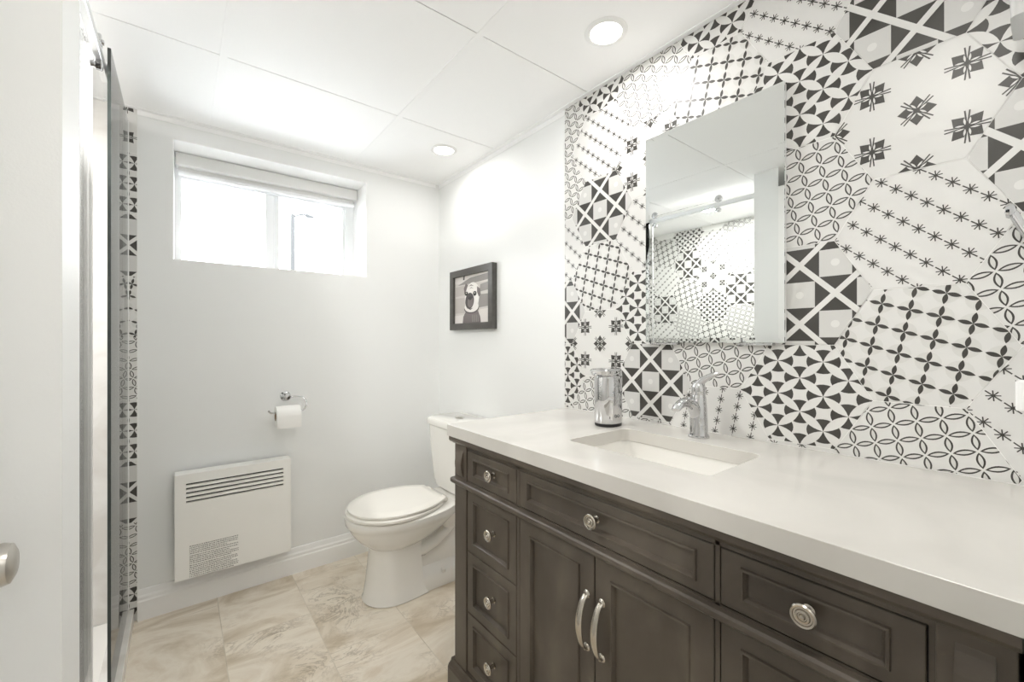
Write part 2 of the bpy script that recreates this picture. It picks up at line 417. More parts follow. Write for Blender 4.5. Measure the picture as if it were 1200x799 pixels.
# patchwork tile in the shower: long wall and end wall
tl = []
cells = {1.956: {2.078: 'A', 1.824: 'E', 1.57: 'D', 1.316: 'B', 1.062: 'C', .808: 'A', .554: 'E', .3: 'F', .046: 'D'},
         2.176: {1.951: 'D', 1.697: 'C', 1.443: 'E', 1.19: 'C', .936: 'B', .682: 'D', .428: 'A', .174: 'C'},
         1.736: {1.951: 'C', 1.697: 'F', 1.443: 'A', 1.19: 'D', .936: 'E', .682: 'B', .428: 'C', .174: 'E'},
         1.516: {2.078: 'B', 1.824: 'C', 1.57: 'E', 1.316: 'B', 1.062: 'A', .808: 'F', .554: 'D', .3: 'B', .046: 'C'},
         1.296: {1.951: 'A', 1.697: 'D', 1.443: 'F', 1.19: 'C', .936: 'A', .682: 'E', .428: 'B', .174: 'F'},
         1.076: {2.078: 'C', 1.824: 'B', 1.57: 'A', 1.316: 'D', 1.062: 'E', .808: 'C', .554: 'B', .3: 'A', .046: 'E'},
         2.396: {2.078: 'B', 1.824: 'F', 1.57: 'A', 1.316: 'D', 1.062: 'F', .808: 'B', .554: 'C', .3: 'E', .046: 'A'}}
for y, d in cells.items():
    for z, kd in d.items(): tl.append((y, z, kd, 0))
ts = MB().box(L, L+.005, 1.0705, B-.0005, .03, H-.003, 0)
tile_field(ts, tl, lambda u, v, d: (L+.005+d, u, v), (1, 0, 0), 1.071, B-.006, .031, H-.004)
ts.build('hexagon_wall_tile', TM, wl, smooth='flatpattern', label='patchwork hexagon tile of the shower')
tl = []; kk = 'EAFBEACDBFAECBDAFECB'; q = 3
for c in range(5):
    for r in range(10):
        kd = kk[(c*7+r*3) % 20]
        tl.append((-.10-c*.2197, .03+.254*r+(.127 if c % 2 else 0), kd, 0))
tl = [((u), v, ('ABEABDEAFB'[int(v*4) % 10] if abs(u+.10) < .01 else kd), r) for u, v, kd, r in tl]
for a_, b_ in ((L+.006, -.275), (-.180, -.142)):
    tb = MB().box(a_, b_, B-.005, B, .03, H-.003, 0)
    tile_field(tb, tl, lambda u, v, d: (u, B-.005-d, v), (0, -1, 0), a_, b_-.0005, .031, H-.004)
    tb.build('hexagon_wall_tile', TM, bpy.data.objects['wall_back'], smooth='flatpattern', label='patchwork hexagon tile at the shower end')
MB().box(-.2748, -.1802, B-.005, B, .03, H-.003).build('marble_border', M['marble'], bpy.data.objects['wall_back'], label='plain pale marble border tile')
# hallway seen only in reflections
hl = MB(); hl.box(-1.1, 1.4, -1.7, -1.6, 0, H+.1); hl.box(-1.2, -1.1, -1.7, F-.12, 0, H+.1); hl.box(1.4, 1.5, -1.7, F-.12, 0, H+.1)
struct('wall_hallway', hl, M['hall'])
struct('ceiling_hallway', MB().box(-1.1, 1.4, -1.6, F-.12, H, H+.1), M['panel'])
struct('floor_hallway', MB().box(-1.1, 1.4, -1.6, F-.12, -.08, 0), M['marble'])
struct('ground', MB().box(-30, 30, BW, 60, 1.2, 1.38), M['ground'])

# ---------------------------------------------------------------- window
win = thing('window_1', None, None, (0, 0, 0), kind='structure')
yf0, yf1 = B+.222, B+.27
m = MB(); m.box(X0, X0+.032, yf0, yf1, Z0, Z1); m.box(X1-.05, X1, yf0, yf1, Z0, Z1)
m.box(X0+.032, X1-.05, yf0, yf1, Z1-.10, Z1); m.box(X0+.032, X1-.05, yf0, yf1, Z0, Z0+.025)
m.build('window_frame', M['vinyl'], win, bevel=.002)
MB().box(.355, .395, yf0+.004, yf1-.012, Z0+.025, Z1-.10).build('window_sash', M['vinyl'], win, bevel=.002)
MB().box(.397, .42, yf0+.012, yf1-.008, Z0+.025, Z1-.10).build('window_sash', M['vinyl'], win, bevel=.002)
MB().box(.748, .763, yf0+.012, yf1-.008, Z0+.025, Z1-.10).build('window_sash', M['vinyl'], win, bevel=.002)
MB().box(.004, .355, yf0+.02, yf0+.024, Z0+.025, Z1-.10).build('window_pane', M['pane'], win)
MB().box(.42, .748, yf0+.028, yf0+.032, Z0+.025, Z1-.10).build('window_pane', M['pane'], win)
m = MB(); e_ = .004
m.box(X0, X0+e_, B+.0005, yf0, Z0, Z1); m.box(X1-e_, X1, B+.0005, yf0, Z0, Z1); m.box(X0+e_, X1-e_, B+.0005, yf0, Z1-e_, Z1); m.box(X0+e_, X1-e_, B+.0005, yf0, Z0, Z0+e_)
m.build('window_reveal', M['paint_white'], win)
# roller blind under the top of the recess
bl = thing('roller_blind', 'rolled up white roller blind across the top of the window recess', 'blind', (.39, 2.50, 2.0))
MB().box(X0+.008, X1-.006, 2.482, 2.545, 1.972, 2.031).build('cassette', M['fabric'], bl, bevel=.006, seg=3)
MB().box(X0+.02, X1-.02, 2.512, 2.514, 1.95, 1.975).build('shade', M['fabric'], bl)
MB().tube([(X0+.02, 2.512, 1.945), (X1-.02, 2.512, 1.945)], (.011), 12).build('hem_bar', M['vinyl'], bl, smooth=True)
MB().tube([(X1-.012, 2.50, 1.98), (X1-.012, 2.50, 1.75), (X1-.012, 2.494, 1.60)], .0018, 6).build('cord', M['vinyl'], bl)
# street lamp outside
sl = thing('street_lamp', 'grey street lamp with curved arm standing outside the window', 'street lamp', (3.2, 17, 1.38))
MB().tube([(3.2, 17, 1.38), (3.2, 17, 3.5), (3.2, 17, 5.75)], [.10, .085, .07], 12).build('pole', M['lampgrey'], sl, smooth=True)
MB().tube([(3.2, 17, 5.62), (3.32, 17, 5.72), (3.5, 17, 5.80), (3.7, 17, 5.80)], .035, 8).build('arm', M['lampgrey'], sl, smooth=True)
MB().tube([(3.62, 17, 5.80), (3.7, 17, 5.78), (3.9, 17, 5.76)], [(.05, .06), (.08, .11), (.04, .07)], 12).build('lamp_head', M['lampgrey'], sl, smooth=True)

# ---------------------------------------------------------------- entrance door leaf (swung open beside the camera) with its knob
dr = thing('door_1', None, None, (-.2525, F, 0), kind='structure')
MB().box(-.2705, -.2355, .16, .905, .012, 2.03).build('door_leaf', M['paint_white'], dr, bevel=.002)
MB().lathe((-.2355, .845, .868), (1, 0, 0), [(.031, 0), (.032, .004), (.026, .008), (.012, .012), (.011, .026), (.019, .032), (.0265, .043), (.0275, .052), (.025, .060), (.017, .064), (0, .065)], 40).build('door_knob', M['satin'], dr, smooth=True)

# ---------------------------------------------------------------- ceiling downlights
def downlight(label, x, y, group='recessed ceiling downlights'):
    t = thing('ceiling_light', label, 'ceiling light', (x, y, H), group)
    MB().lathe((x, y, H+.003), (0, 0, -1), [(.0475, 0), (.066, 0), (.066, .003), (.062, .006), (.049, .007), (.0475, .004)], 48, 0, False).build('trim_ring', M['paint_white'], t, smooth=True)
    MB().lathe((x, y, H+.002), (0, 0, -1), [(.047, 0), (.047, .005), (.03, .0075), (0, .0085)], 48).build('lamp_lens', M['lens'], t, smooth=True)
    return t
dl = downlight('lit round recessed downlight above the vanity countertop', 1.045, .862)
area_light('lamp_light', (0, 0, -.014), (0, 0, 0), .08, 0, DOWNLIGHT_W, (1, .98, .965), dl, 'DISK')
for x, y, lb, pw in ((1.046, 1.898, 'lit round recessed downlight in the far corner above the toilet', .6),
                 (-.55, 1.55, 'unseen round recessed downlight inside the shower, strong to even the room light', 6.8)):  # shower lamp is out of view, overpowered as fill for the whole room
    c = copy_tree(dl); c.location = (x, y, H); c['label'] = lb
    for ch in c.children:
        if ch.type == 'LIGHT': ch.data = ch.data.copy(); ch.data.energy = DOWNLIGHT_W*pw

# made-up round lamp above the camera, added out of view as fill light
fl = thing('added_fill_lamp', 'unseen round fill lamp added on the ceiling at the doorway end of the room', 'ceiling light', (.30, .20, H))
MB().lathe((.30, .20, H-.0006), (0, 0, -1), [(.155, 0), (.165, 0), (.165, .022), (.160, .026), (.153, .026)], 48, 0, False).build('lamp_rim', M['paint_white'], fl, smooth=True)
MB().lathe((.30, .20, H-.0006), (0, 0, -1), [(.152, .002), (.152, .022), (.10, .027), (0, .029)], 48).build('lamp_lens', M['lens'], fl, smooth=True)
area_light('lamp_light', (0, 0, -.034), (0, 0, 0), .30, 0, FILL_LAMP_W, (1, .99, .98), fl, 'DISK')

# ---------------------------------------------------------------- shower enclosure
t = tag(MB().box(-.211, -.151, 1.0705, B-.0055, 0, .055).build('shower_curb', M['marble'], bevel=.002), 'narrow pale stone shower curb along the glass panels', 'shower curb')
tag(MB().box(L+.006, -.2115, 1.0705, B-.0055, .0005, .03).build('shower_tray', M['ceramic'], bevel=.003), 'white shower tray on the floor behind the glass', 'shower tray')
g = thing('shower_glass_panel', 'fixed clear shower glass panel meeting the back wall', 'glass panel', (-.173, 2.07, .055))
MB().box(-.177, -.169, 1.79, B-.007, .057, 2.06).build('glass_pane', M['glass'], g)
MB().box(-.1772, -.1688, 1.7880, 1.7898, .057, 2.06).build('glass_edge', M['glass_edge'], g, label='dark polished glass edge')
MB().box(-.179, -.167, B-.010, B-.0058, .057, 2.06).build('wall_channel', M['plastic'], g)
MB().box(-.1835, -.1775, 1.83, 1.86, 2.0, 2.03).build('clamp', M['chrome'], g, bevel=.002)
g = thing('sliding_shower_door', 'sliding clear glass shower door hanging from chrome rollers', 'shower door', (-.215, 1.43, .06))
MB().box(-.219, -.211, 1.085, 1.783, .062, 2.055).build('glass_pane', M['door_glass'], g)
MB().box(-.221, -.209, 1.7835, 1.789, .062, 2.055).build('edge_seal', M['plastic'], g)
for y in (1.30, 1.755):
    r = MB().lathe((-.2105, y, 2.053), (1, 0, 0), [(.012, 0), (.012, .008), (.021, .009), (.023, .012), (.023, .022), (.020, .025), (.008, .026), (.007, .030), (0, .031)], 28).build('roller', M['chrome'], g, smooth=True)
    MB().lathe((-.2105, y, 1.983), (1, 0, 0), [(.010, 0), (.010, .01), (.015, .012), (.016, .024), (.012, .027), (0, .028)], 28).build('stopper', M['chrome'], g, smooth=True)
MB().tube([(-.2105, 1.16, .95), (-.175, 1.16, .95), (-.175, 1.16, 1.15), (-.2105, 1.16, 1.15)], .007, 12).build('door_pull', M['chrome'], g, smooth=True)
tag(MB().box(-.203, -.185, 1.0705, 1.90, 1.999, 2.030).build('shower_door_rail', M['rail'], bevel=.002), 'flat polished steel rail above the shower door', 'rail')

# ---------------------------------------------------------------- vanity
XF = .715; YL, YR = 1.217, .024
v = thing('bathroom_vanity', 'dark stained wooden bathroom vanity with panelled drawers and doors', 'vanity', (.98, .62, 0))
m = MB()
m.box(XF+.012, W-.006, YR+.004, YR+.020, .10, .848); m.box(XF+.012, W-.006, YL-.020, YL-.004, .10, .848)
m.box(XF+.012, XF+.030, YR+.020, YL-.020, .10, .848); m.box(W-.020, W-.006, YR+.020, YL-.020, .10, .848)
m.box(XF+.030, W-.020, YR+.020, YL-.020, .10, .116)
m.build('cabinet_body', M['wood'], v)
m = MB()       # face frame
def ff(y0, y1, z0, z1, x=XF+.001): m.box(x, XF+.014, y0, y1, z0, z1)
ff(YR+.002, YL-.002, .815, .832); ff(YR+.002, YL-.002, .695, .717); ff(YR+.002, YL-.002, .10, .115)
for y0, y1 in ((.884, .8945), (.3475, .3555)): ff(y0, y1, .10, .83)
ff(1.1455, 1.152, .10, .83, XF+.004); ff(.088, .0945, .10, .83, XF+.004)
m.build('face_frame', M['wood'], v)
MB().box(XF+.0105, XF+.0119, YR+.01, YL-.01, .10, .83).build('shadow_gap', M['wood_dark'], v)
# cornice below the top, middle rail, skirt
def molding(name, prof, y0, y1):
    return MB().loft([[(x, y, z) for x, z in prof] for y in (y0, y1)]).build(name, M['wood'], v, bevel=.0008)
molding('cornice', [(XF+.014, .848), (.697, .848), (.697, .836), (.701, .831), (.708, .829), (.712, .824), (XF+.014, .823)], YR-.003, YL+.014)
molding('middle_rail', [(XF+.012, .713), (.703, .713), (.699, .709), (.699, .700), (.704, .695), (XF+.012, .694)], YR+.001, YL+.009)
molding('skirt', [(XF+.05, .112), (.708, .112), (.706, .104), (.698, .097), (.694, .088), (.694, .0), (XF+.05, .0)], YR-.001, YL+.016)
MB().box(XF+.05, W-.006, YR+.002, YL+.010, .0, .10).build('plinth', M['wood'], v)
for y0, y1 in ((YL-.070, YL), (YR, YR+.064)):
    pst = MB().box(XF-.003, XF+.04, y0, y1, .10, .826).build('corner_post', M['wood'], v, bevel=.0015)
    pr = []
    for k in range(13):
        t_ = k/12; pr.append((XF-.003-.010*math.sin(PI*min(1, t_*1.15))**.8 if k < 12 else XF-.003, .722+.095*t_))
    pr = [(XF-.0025, .722)]+pr[1:-1]+[(XF-.0025, .817)]
    MB().loft([[(x, y, z) for x, z in pr] for y in (y0+.016, y1-.016)]).build('corbel', M['wood'], pst, bevel=.001)
def panel_front(name, y0, y1, z0, z1, by, bz, x=XF):
    prof = [(0, .011), (0, .0012), (.0012, 0), (1, 0), ('b', 1.0, -.0032), ('b', 4.5, -.0036), ('b', 7.0, .0005), ('b', 9.0, .006), ('b', 10, .0062)]
    rings = []
    def ring(iy, iz, dx): rings.append([(x+dx, y0+iy, z0+iz), (x+dx, y1-iy, z0+iz), (x+dx, y1-iy, z1-iz), (x+dx, y0+iy, z1-iz)])
    ring(0, 0, .011); ring(0, 0, .0012); ring(.0012, .0012, 0); ring(by, bz, 0)
    for e, dx in ((.0014, -.0042), (.0050, -.0046), (.0078, .0008), (.0095, .0064), (.0105, .0068)): ring(by+e, bz+e, dx)
    return MB().loft(rings).build(name, M['wood'], v)
def knob(parent, y, z, x=XF+.006):
    MB().lathe((x, y, z), (-1, 0, 0), [(.009, 0), (.009, .002), (.0055, .004), (.005, .014), (.009, .018), (.0165, .021), (.0172, .024), (.0155, .0262), (.0130, .0255),
               (.0120, .0238), (.0100, .0238), (.0088, .0262), (.0066, .0268), (.0056, .0252), (.0045, .0252), (.0030, .0285), (0, .0292)], 36).build('knob', M['nickel'], parent, smooth=True)
rows = [(.719, .813, .019), (.499, .691, .029), (.307, .496, .029), (.118, .304, .029)]
for y0, y1 in ((.8965, 1.1435), (.0965, .3455)):
    for z0, z1, bz in rows:
        d = panel_front('drawer', y0, y1, z0, z1, .032, bz); knob(d, (y0+y1)/2-(.012 if y0 > .5 else 0), (z0+z1)/2+.002)
d = panel_front('drawer', .3575, .882, .719, .813, .030, .019); knob(d, .62, .768)
def pull(parent, y):
    path = []; rad = []
    for k in range(17):
        t_ = k/16; z = .478+.118*t_; bow = .024*math.sin(PI*t_)**.55
        path.append((XF-.004-bow, y, z)); w = .0050+.0014*math.sin(PI*t_); rad.append((w*.85, w*1.35))
    h = MB().tube(path, rad, 12)
    h.build('handle', M['nickel'], parent, smooth=True)
    for z in (.478, .596):
        MB().lathe((XF+.0005, y, z), (-1, 0, 0), [(.0095, 0), (.0095, .002), (.0075, .0045), (.0048, .006), (.004, .009)], 20).build('handle_mount', M['nickel'], parent, smooth=True)
d = panel_front('door', .6225, .882, .118, .691, .042, .037); pull(d, .643)
d = panel_front('door', .3575, .6195, .118, .691, .042, .037); pull(d, .600)

# countertop (one continuous slab with the basin cut-out)
ct = MB(); xa, xb, ya, yb = .692, W-.0065, F+.002, 1.236; ca, cb, cc, cd = .845, 1.102, .432, .832
def rr(x0, x1, y0, y1, z, r, n=5): return rrect((x0+x1)/2, (y0+y1)/2, (x1-x0)/2, (y1-y0)/2, r, z, n)
def ringslab(mb, o, i, z0, z1):
    n = len(o); vs = [(*p[:2], z1) for p in o]+[(*p[:2], z1) for p in i]+[(*p[:2], z0) for p in o]+[(*p[:2], z0) for p in i]; fs = []
    for k in range(n):
        j = (k+1) % n
        fs += [(k, j, n+j, n+k), (2*n+k, 3*n+k, 3*n+j, 2*n+j), (k, 2*n+k, 2*n+j, j), (n+k, n+j, 3*n+j, 3*n+k)]
    mb.add(vs, fs)
ringslab(ct, rr(xa, xb, ya, yb, 0, .004), rr(ca, cb, cc, cd, 0, .02), .8495, .886)
tag(ct.build('countertop', M['quartz'], bevel=.0015), 'long white quartz countertop with a rectangular basin cut-out on the vanity', 'countertop')
sk = thing('undermount_sink', 'white rectangular ceramic basin set under the countertop', 'sink', (.97, .63, .72))
rings = []
def rg(ins, z, r): rings.append(rr(ca+ins, cb-ins, cc+ins, cd-ins, z, r))
rg(-.022, .845, .03); rg(-.022, .849, .03); rg(-.004, .849, .022); rg(-.002, .84, .022); rg(.004, .80, .03); rg(.012, .765, .04); rg(.03, .745, .05); rg(.06, .738, .05); rg(.11, .735, .01)
MB().loft(rings, False, True).build('basin', M['ceramic'], sk, smooth=True)
MB().lathe((.975, .632, .7352), (0, 0, 1), [(.022, 0), (.022, .002), (.017, .003), (.015, .002), (0, .001)], 28).build('drain', M['chrome'], sk, smooth=True)

# faucet
fa = thing('faucet', 'polished chrome single lever faucet standing behind the basin', 'faucet', (1.167, .627, .886)); fx, fy = 1.167, .627
MB().lathe((fx, fy, .886), (0, 0, 1), [(.029, 0), (.029, .004), (.0255, .007), (.0245, .012), (.0235, .05), (.0215, .09), (.0195, .115), (.019, .118), (.0185, .119), (.0185, .122), (.019, .123), (.0185, .140), (.016, .152), (.009, .158), (0, .159)], 36).build('body', M['chrome'], fa, smooth=True)
MB().tube([(fx-.004, fy+.002, .938), (fx-.014, fy+.003, .962), (fx-.030, fy+.004, .981), (fx-.055, fy+.005, .990), (fx-.080, fy+.006, .988), (fx-.098, fy+.007, .980), (fx-.108, fy+.007, .972)],
          [(.016, .017), (.017, .018), (.0165, .017), (.0145, .016), (.0115, .0155), (.009, .015), (.006, .0125)], 20).build('spout', M['chrome'], fa, smooth=True)
MB().tube([(fx, fy, 1.036), (fx+.006, fy-.012, 1.050), (fx+.012, fy-.028, 1.061), (fx+.016, fy-.040, 1.067), (fx+.018, fy-.048, 1.070)], [(.012, .015), (.010, .013), (.0075, .010), (.007, .010), (.004, .007)], 14).build('lever', M['chrome'], fa, smooth=True)

# soap dispenser
sd = thing('soap_dispenser', 'chrome automatic soap dispenser with black foot left of the basin', 'soap dispenser', (1.10, .898, .886)); sx, sy = 1.100, .898
def stad(cx, cy, hx, hy, z, n=10):
    r = hy; out = []
    for k in range(n+1): a = -PI/2+PI*k/n; out.append((cx+(hx-r)+r*math.cos(a), cy+r*math.sin(a), z))
    for k in range(n+1): a = PI/2+PI*k/n; out.append((cx-(hx-r)+r*math.cos(a), cy+r*math.sin(a), z))
    return out
MB().loft([stad(sx, sy, .044, .038, .8862), stad(sx, sy, .046, .040, .895)]).build('foot', M['black'], sd, smooth=True)
MB().loft([stad(sx, sy, .045, .039, .8952), stad(sx, sy, .047, .041, .898), stad(sx, sy, .047, .041, 1.044), stad(sx, sy, .045, .039, 1.048)]).build('body', M['chrome'], sd, smooth=True)
MB().loft([stad(sx-.004, sy, .048, .039, 1.0485), stad(sx-.008, sy, .055, .040, 1.053), stad(sx-.010, sy, .059, .040, 1.064), stad(sx-.008, sy, .052, .034, 1.071), stad(sx-.004, sy, .030, .012, 1.073)]).build('pump_head', M['chrome'], sd, smooth=True)
MB().lathe((sx-.060, sy, 1.056), (0, 0, -1), [(.007, 0), (.007, .006), (.005, .008), (0, .008)], 16).build('nozzle', M['steel'], sd, smooth=True)
lg = MB()
for k in (-1, 1):
    ang = math.radians(-90-50); cx, cy = sx-.006, sy-.0391
    P = [(cx+k*.0058*1.0+.0042*math.cos(2*PI*i/16), cy-.0022, .921+.0042*math.sin(2*PI*i/16)) for i in range(17)]
    lg.tube(P, .0008, 6)
lg.build('emblem', M['black'], sd, label='two small dark rings, maker emblem')

# mirror
mr = thing('wall_mirror', 'tall rectangular mirror with slim polished edges hanging above the basin', 'mirror', (W-.0062, .64, 1.495))
y0, y1, z0, z1 = .432, .849, 1.155, 1.836; xm = 1.2345
MB().box(xm+.005, W-.0065, y0+.002, y1-.002, z0+.002, z1-.002).build('mirror_back', M['plastic'], mr)
rg2 = []
for ins, x in ((0, xm+.005), (0, xm+.001), (.014, xm)): rg2.append([(x, y0+ins, z0+ins), (x, y1-ins, z0+ins), (x, y1-ins, z1-ins), (x, y0+ins, z1-ins)])
MB().loft(rg2).build('mirror_glass', M['mirror'], mr)
for ya_ in (.505, .78): MB().box(xm-.002, W-.0065, ya_-.045, ya_+.045, z0-.007, z0-.001).build('mounting_clip', M['chrome'], mr, bevel=.001)

# ---------------------------------------------------------------- things fixed to the entrance wall beside the vanity (edge of frame)
tr_ = thing('robe_hook', 'chrome robe hook at the right edge of the frame', 'hook', (1.19, F, 1.36))
MB().lathe((1.20, F+.0005, 1.325), (0, 1, 0), [(.022, 0), (.022, .004), (.016, .007), (0, .008)], 28).build('wall_plate', M['chrome'], tr_, smooth=True)
MB().tube([(1.20, F+.006, 1.325), (1.203, F+.012, 1.335), (1.206, F+.024, 1.365), (1.208, F+.034, 1.392), (1.21, F+.040, 1.402)], [.006, .006, .0065, .007, .007], 14).build('arm', M['chrome'], tr_, smooth=True)
MB().lathe((1.21, F+.031, 1.401), (0, 1, 0), [(.005, 0), (.012, .003), (.0145, .008), (.012, .013), (0, .015)], 24).build('knob', M['chrome'], tr_, smooth=True)
op = thing('wall_outlet', 'white wall outlet with a white plug at the right edge of the frame', 'outlet', (1.15, F, 1.08))
MB().box(1.11, 1.19, F+.0005, F+.019, 1.03, 1.18).build('cover_plate', M['plastic'], op, bevel=.003)
MB().box(1.13, 1.17, F+.0195, F+.030, 1.04, 1.092).build('plug', M['plastic'], op, bevel=.003)
ws = thing('wall_sconce', 'frosted glass wall sconce shade at the top right corner', 'wall lamp', (1.16, F, 1.8))
MB().lathe((1.16, F+.001, 1.88), (0, 1, 0), [(.03, 0), (.03, .008), (0, .009)], 24).build('wall_plate', M['chrome'], ws, smooth=True)
MB().loft([rrect(1.17, F+.023, .05, .0125, .01, 1.715), rrect(1.17, F+.023, .052, .0135, .011, 1.80), rrect(1.17, F+.024, .054, .0145, .012, 1.90)]).build('lamp_shade', M['frosted'], ws, smooth=True)

# ---------------------------------------------------------------- toilet
to = thing('toilet', 'white two piece toilet with closed lid between vanity and back wall', 'toilet', (.95, 1.885, 0)); TY = 1.885
def egg(xf, xb, hw, z, bw=.6, n=40, xm=None):
    xm = xf+(xb-xf)*.52 if xm is None else xm; out = []; h = n//2
    top = []
    for k in range(h+1):
        a = PI/2*k/h; top.append((xm-(xm-xf)*math.cos(a), hw*math.sin(a)**.92))
    for k in range(1, h+1):
        s_ = k/h; top.append((xm+(xb-xm)*s_, hw-(hw-hw*bw)*s_**2.0))
    out = [(x, TY+y, z) for x, y in top]+[(x, TY-y, z) for x, y in reversed(top[1:])]
    return out
# bowl with front pedestal
MB().loft([egg(.642, .90, .116, .001, .92), egg(.636, .90, .120, .008, .92), egg(.642, .89, .113, .022, .9), egg(.652, .88, .106, .08, .9), egg(.660, .875, .102, .15, .88), egg(.666, .87, .100, .21, .86),
           egg(.664, .88, .102, .238, .82), egg(.648, .91, .122, .252, .75), egg(.620, .95, .146, .275, .7), egg(.596, .99, .164, .303, .66), egg(.580, 1.03, .176, .33, .64), egg(.572, 1.05, .182, .346, .64),
           egg(.566, 1.05, .187, .352, .64), egg(.563, 1.05, .190, .372, .64), egg(.564, 1.05, .189, .383, .64), egg(.573, 1.045, .181, .388, .62)], True, True).build('bowl', M['ceramic'], to, smooth=True)
# rear deck under the tank
MB().loft([rrect(1.10, TY, .10, .085, .03, .26), rrect(1.10, TY, .13, .115, .03, .31), rrect(1.095, TY, .145, .125, .03, .345), rrect(1.095, TY, .147, .127, .03, .380), rrect(1.095, TY, .143, .123, .03, .387)]).build('deck', M['ceramic'], to, smooth=True)
# rear foot and trapway
MB().loft([rrect(.99, TY, .20, .098, .05, .001), rrect(.99, TY, .20, .100, .05, .055), rrect(.99, TY, .195, .090, .05, .075), rrect(1.0, TY, .18, .055, .04, .10), rrect(1.02, TY, .15, .05, .04, .30)]).build('foot', M['ceramic'], to, smooth=True)
MB().tube([(1.15, TY, .33), (1.09, TY, .30), (1.02, TY, .245), (.955, TY, .205), (.90, TY, .19), (.86, TY, .19)], [(.05, .082), (.048, .084), (.045, .086), (.045, .088), (.05, .09), (.05, .085)], 24).build('trapway', M['ceramic'], to, smooth=True)
for sg in (-1, 1):
    MB().lathe((.985, TY+sg*.089, .066), (0, sg*.35, 1), [(.013, 0), (.013, .006), (.010, .014), (0, .017)], 18).build('bolt_cap', M['ceramic'], to, smooth=True)
MB().loft([egg(.571, .972, .184, .3892, .6), egg(.566, .974, .189, .393, .6), egg(.566, .974, .189, .402, .6), egg(.571, .972, .184, .4055, .6)]).build('seat', M['seat'], to, smooth=True)
MB().loft([egg(.580, .985, .176, .4075, .6), egg(.575, .988, .182, .411, .6), egg(.575, .988, .182, .419, .6), egg(.584, .982, .174, .4245, .6), egg(.62, .95, .14, .427, .6)]).build('lid', M['seat'], to, smooth=True)
for sg in (-1, 1):
    MB().tube([(1.0, TY+sg*.075-.018, .405), (1.0, TY+sg*.075+.018, .405)], .011, 14).build('hinge', M['seat'], to, smooth=True)
def tk(hx, hy, z, r=.05): return rrect(1.2475-hx, TY, hx, hy, r, z, 8)
MB().loft([tk(.080, .150, .3885), tk(.090, .165, .40), tk(.095, .178, .44), tk(.100, .192, .58), tk(.103, .200, .716), tk(.101, .198, .720)]).build('tank', M['ceramic'], to, smooth=True)
MB().loft([tk(.104, .201, .7202), tk(.1075, .208, .724), tk(.108, .209, .745), tk(.105, .206, .754), tk(.097, .198, .759)]).build('tank_lid', M['ceramic'], to, smooth=True)
MB().loft([[(1.146+a*math.cos(2*PI*k/32)*.019, TY+.028+a*math.sin(2*PI*k/32)*.026, z) for k in range(32)] for a, z in ((1, .7592), (1, .7615), (.9, .763))]).build('flush_button', M['satin'], to, smooth=True)

# ---------------------------------------------------------------- toilet paper
tp = thing('toilet_paper_holder', 'chrome toilet paper holder with curved arm on the back wall', 'holder', (.408, B, .888))
MB().lathe((.408, B-.0005, .888), (0, -1, 0), [(.024, 0), (.024, .004), (.020, .009), (.012, .012), (.011, .030), (.017, .034), (.018, .048), (.013, .054), (0, .056)], 32).build('wall_mount', M['chrome'], tp, smooth=True)
pth = [(.41, B-.045, .888), (.455, B-.047, .888)]
for k in range(1, 9):
    a = PI/2-PI*k/8; pth.append((.458+.034*math.cos(a), B-.050-.030*k/8, .854+.034*math.sin(a)))
pth += [(.455, B-.088, .820), (.345, B-.088, .820), (.330, B-.088, .824), (.322, B-.088, .834)]
MB().tube(pth, .0042, 12).build('arm', M['chrome'], tp, smooth=True)
tr2 = thing('toilet_roll', 'white toilet paper roll with a hanging sheet on the chrome arm', 'toilet roll', (.40, B-.088, .80)); ry, rz = B-.088, .8045
rad = .047
def cyl_ring(x, r, n=40): return [(x, ry+r*math.cos(2*PI*k/n), rz+r*math.sin(2*PI*k/n)) for k in range(n)]
MB().loft([cyl_ring(.352, .0215), cyl_ring(.352, rad), cyl_ring(.455, rad), cyl_ring(.455, .0215), cyl_ring(.352, .0215)], False, False).build('paper', M['paper'], tr2, smooth=True)
MB().loft([cyl_ring(.3515, .0196), cyl_ring(.3515, .0213), cyl_ring(.4555, .0213), cyl_ring(.4555, .0196), cyl_ring(.3515, .0196)], False, False).build('core', M['card'], tr2, smooth=True)
MB().box(.3525, .4545, ry-rad-.0012, ry-rad-.0002, rz-.052, rz+.004).build('loose_sheet', M['paper'], tr2)

# ---------------------------------------------------------------- wall convector heater
he = thing('wall_heater', 'white wall convector heater with five dark louvre slots', 'heater', (.2, B, .15)); hy0 = B-.092
x0, x1, z0, z1 = -.020, .417, .155, .597; s0, s1 = .018, .385
m = MB()
m.box(x0, s0, hy0, hy0+.012, z0, z1); m.box(s1, x1, hy0, hy0+.012, z0, z1); m.box(s0, s1, hy0, hy0+.012, z0, .476)
zs = [.476+.0185*k for k in range(6)]
for k in range(5):
    m.box(s0, s1, hy0, hy0+.012, zs[k]+.0075, (zs[k+1]) if k < 4 else z1)
m.box(x0, x0+.006, hy0+.012, B-.02, z0, z1); m.box(x1-.006, x1, hy0+.012, B-.02, z0, z1)
m.box(x0+.006, x1-.006, hy0+.012, B-.02, z1-.006, z1)
m.build('casing', M['heater'], he)
MB().box(x0+.007, x1-.007, hy0+.03, B-.02, z0+.004, z1-.007).build('dark_interior', M['gap'], he)  # dark-coloured box stands in for the shaded inside behind the slots
MB().box(x0+.03, x1-.03, B-.0195, B-.0003, z0+.03, z1-.03).build('wall_bracket', M['steel'], he)
lb = MB(); rnd = random.Random(3); z = .288
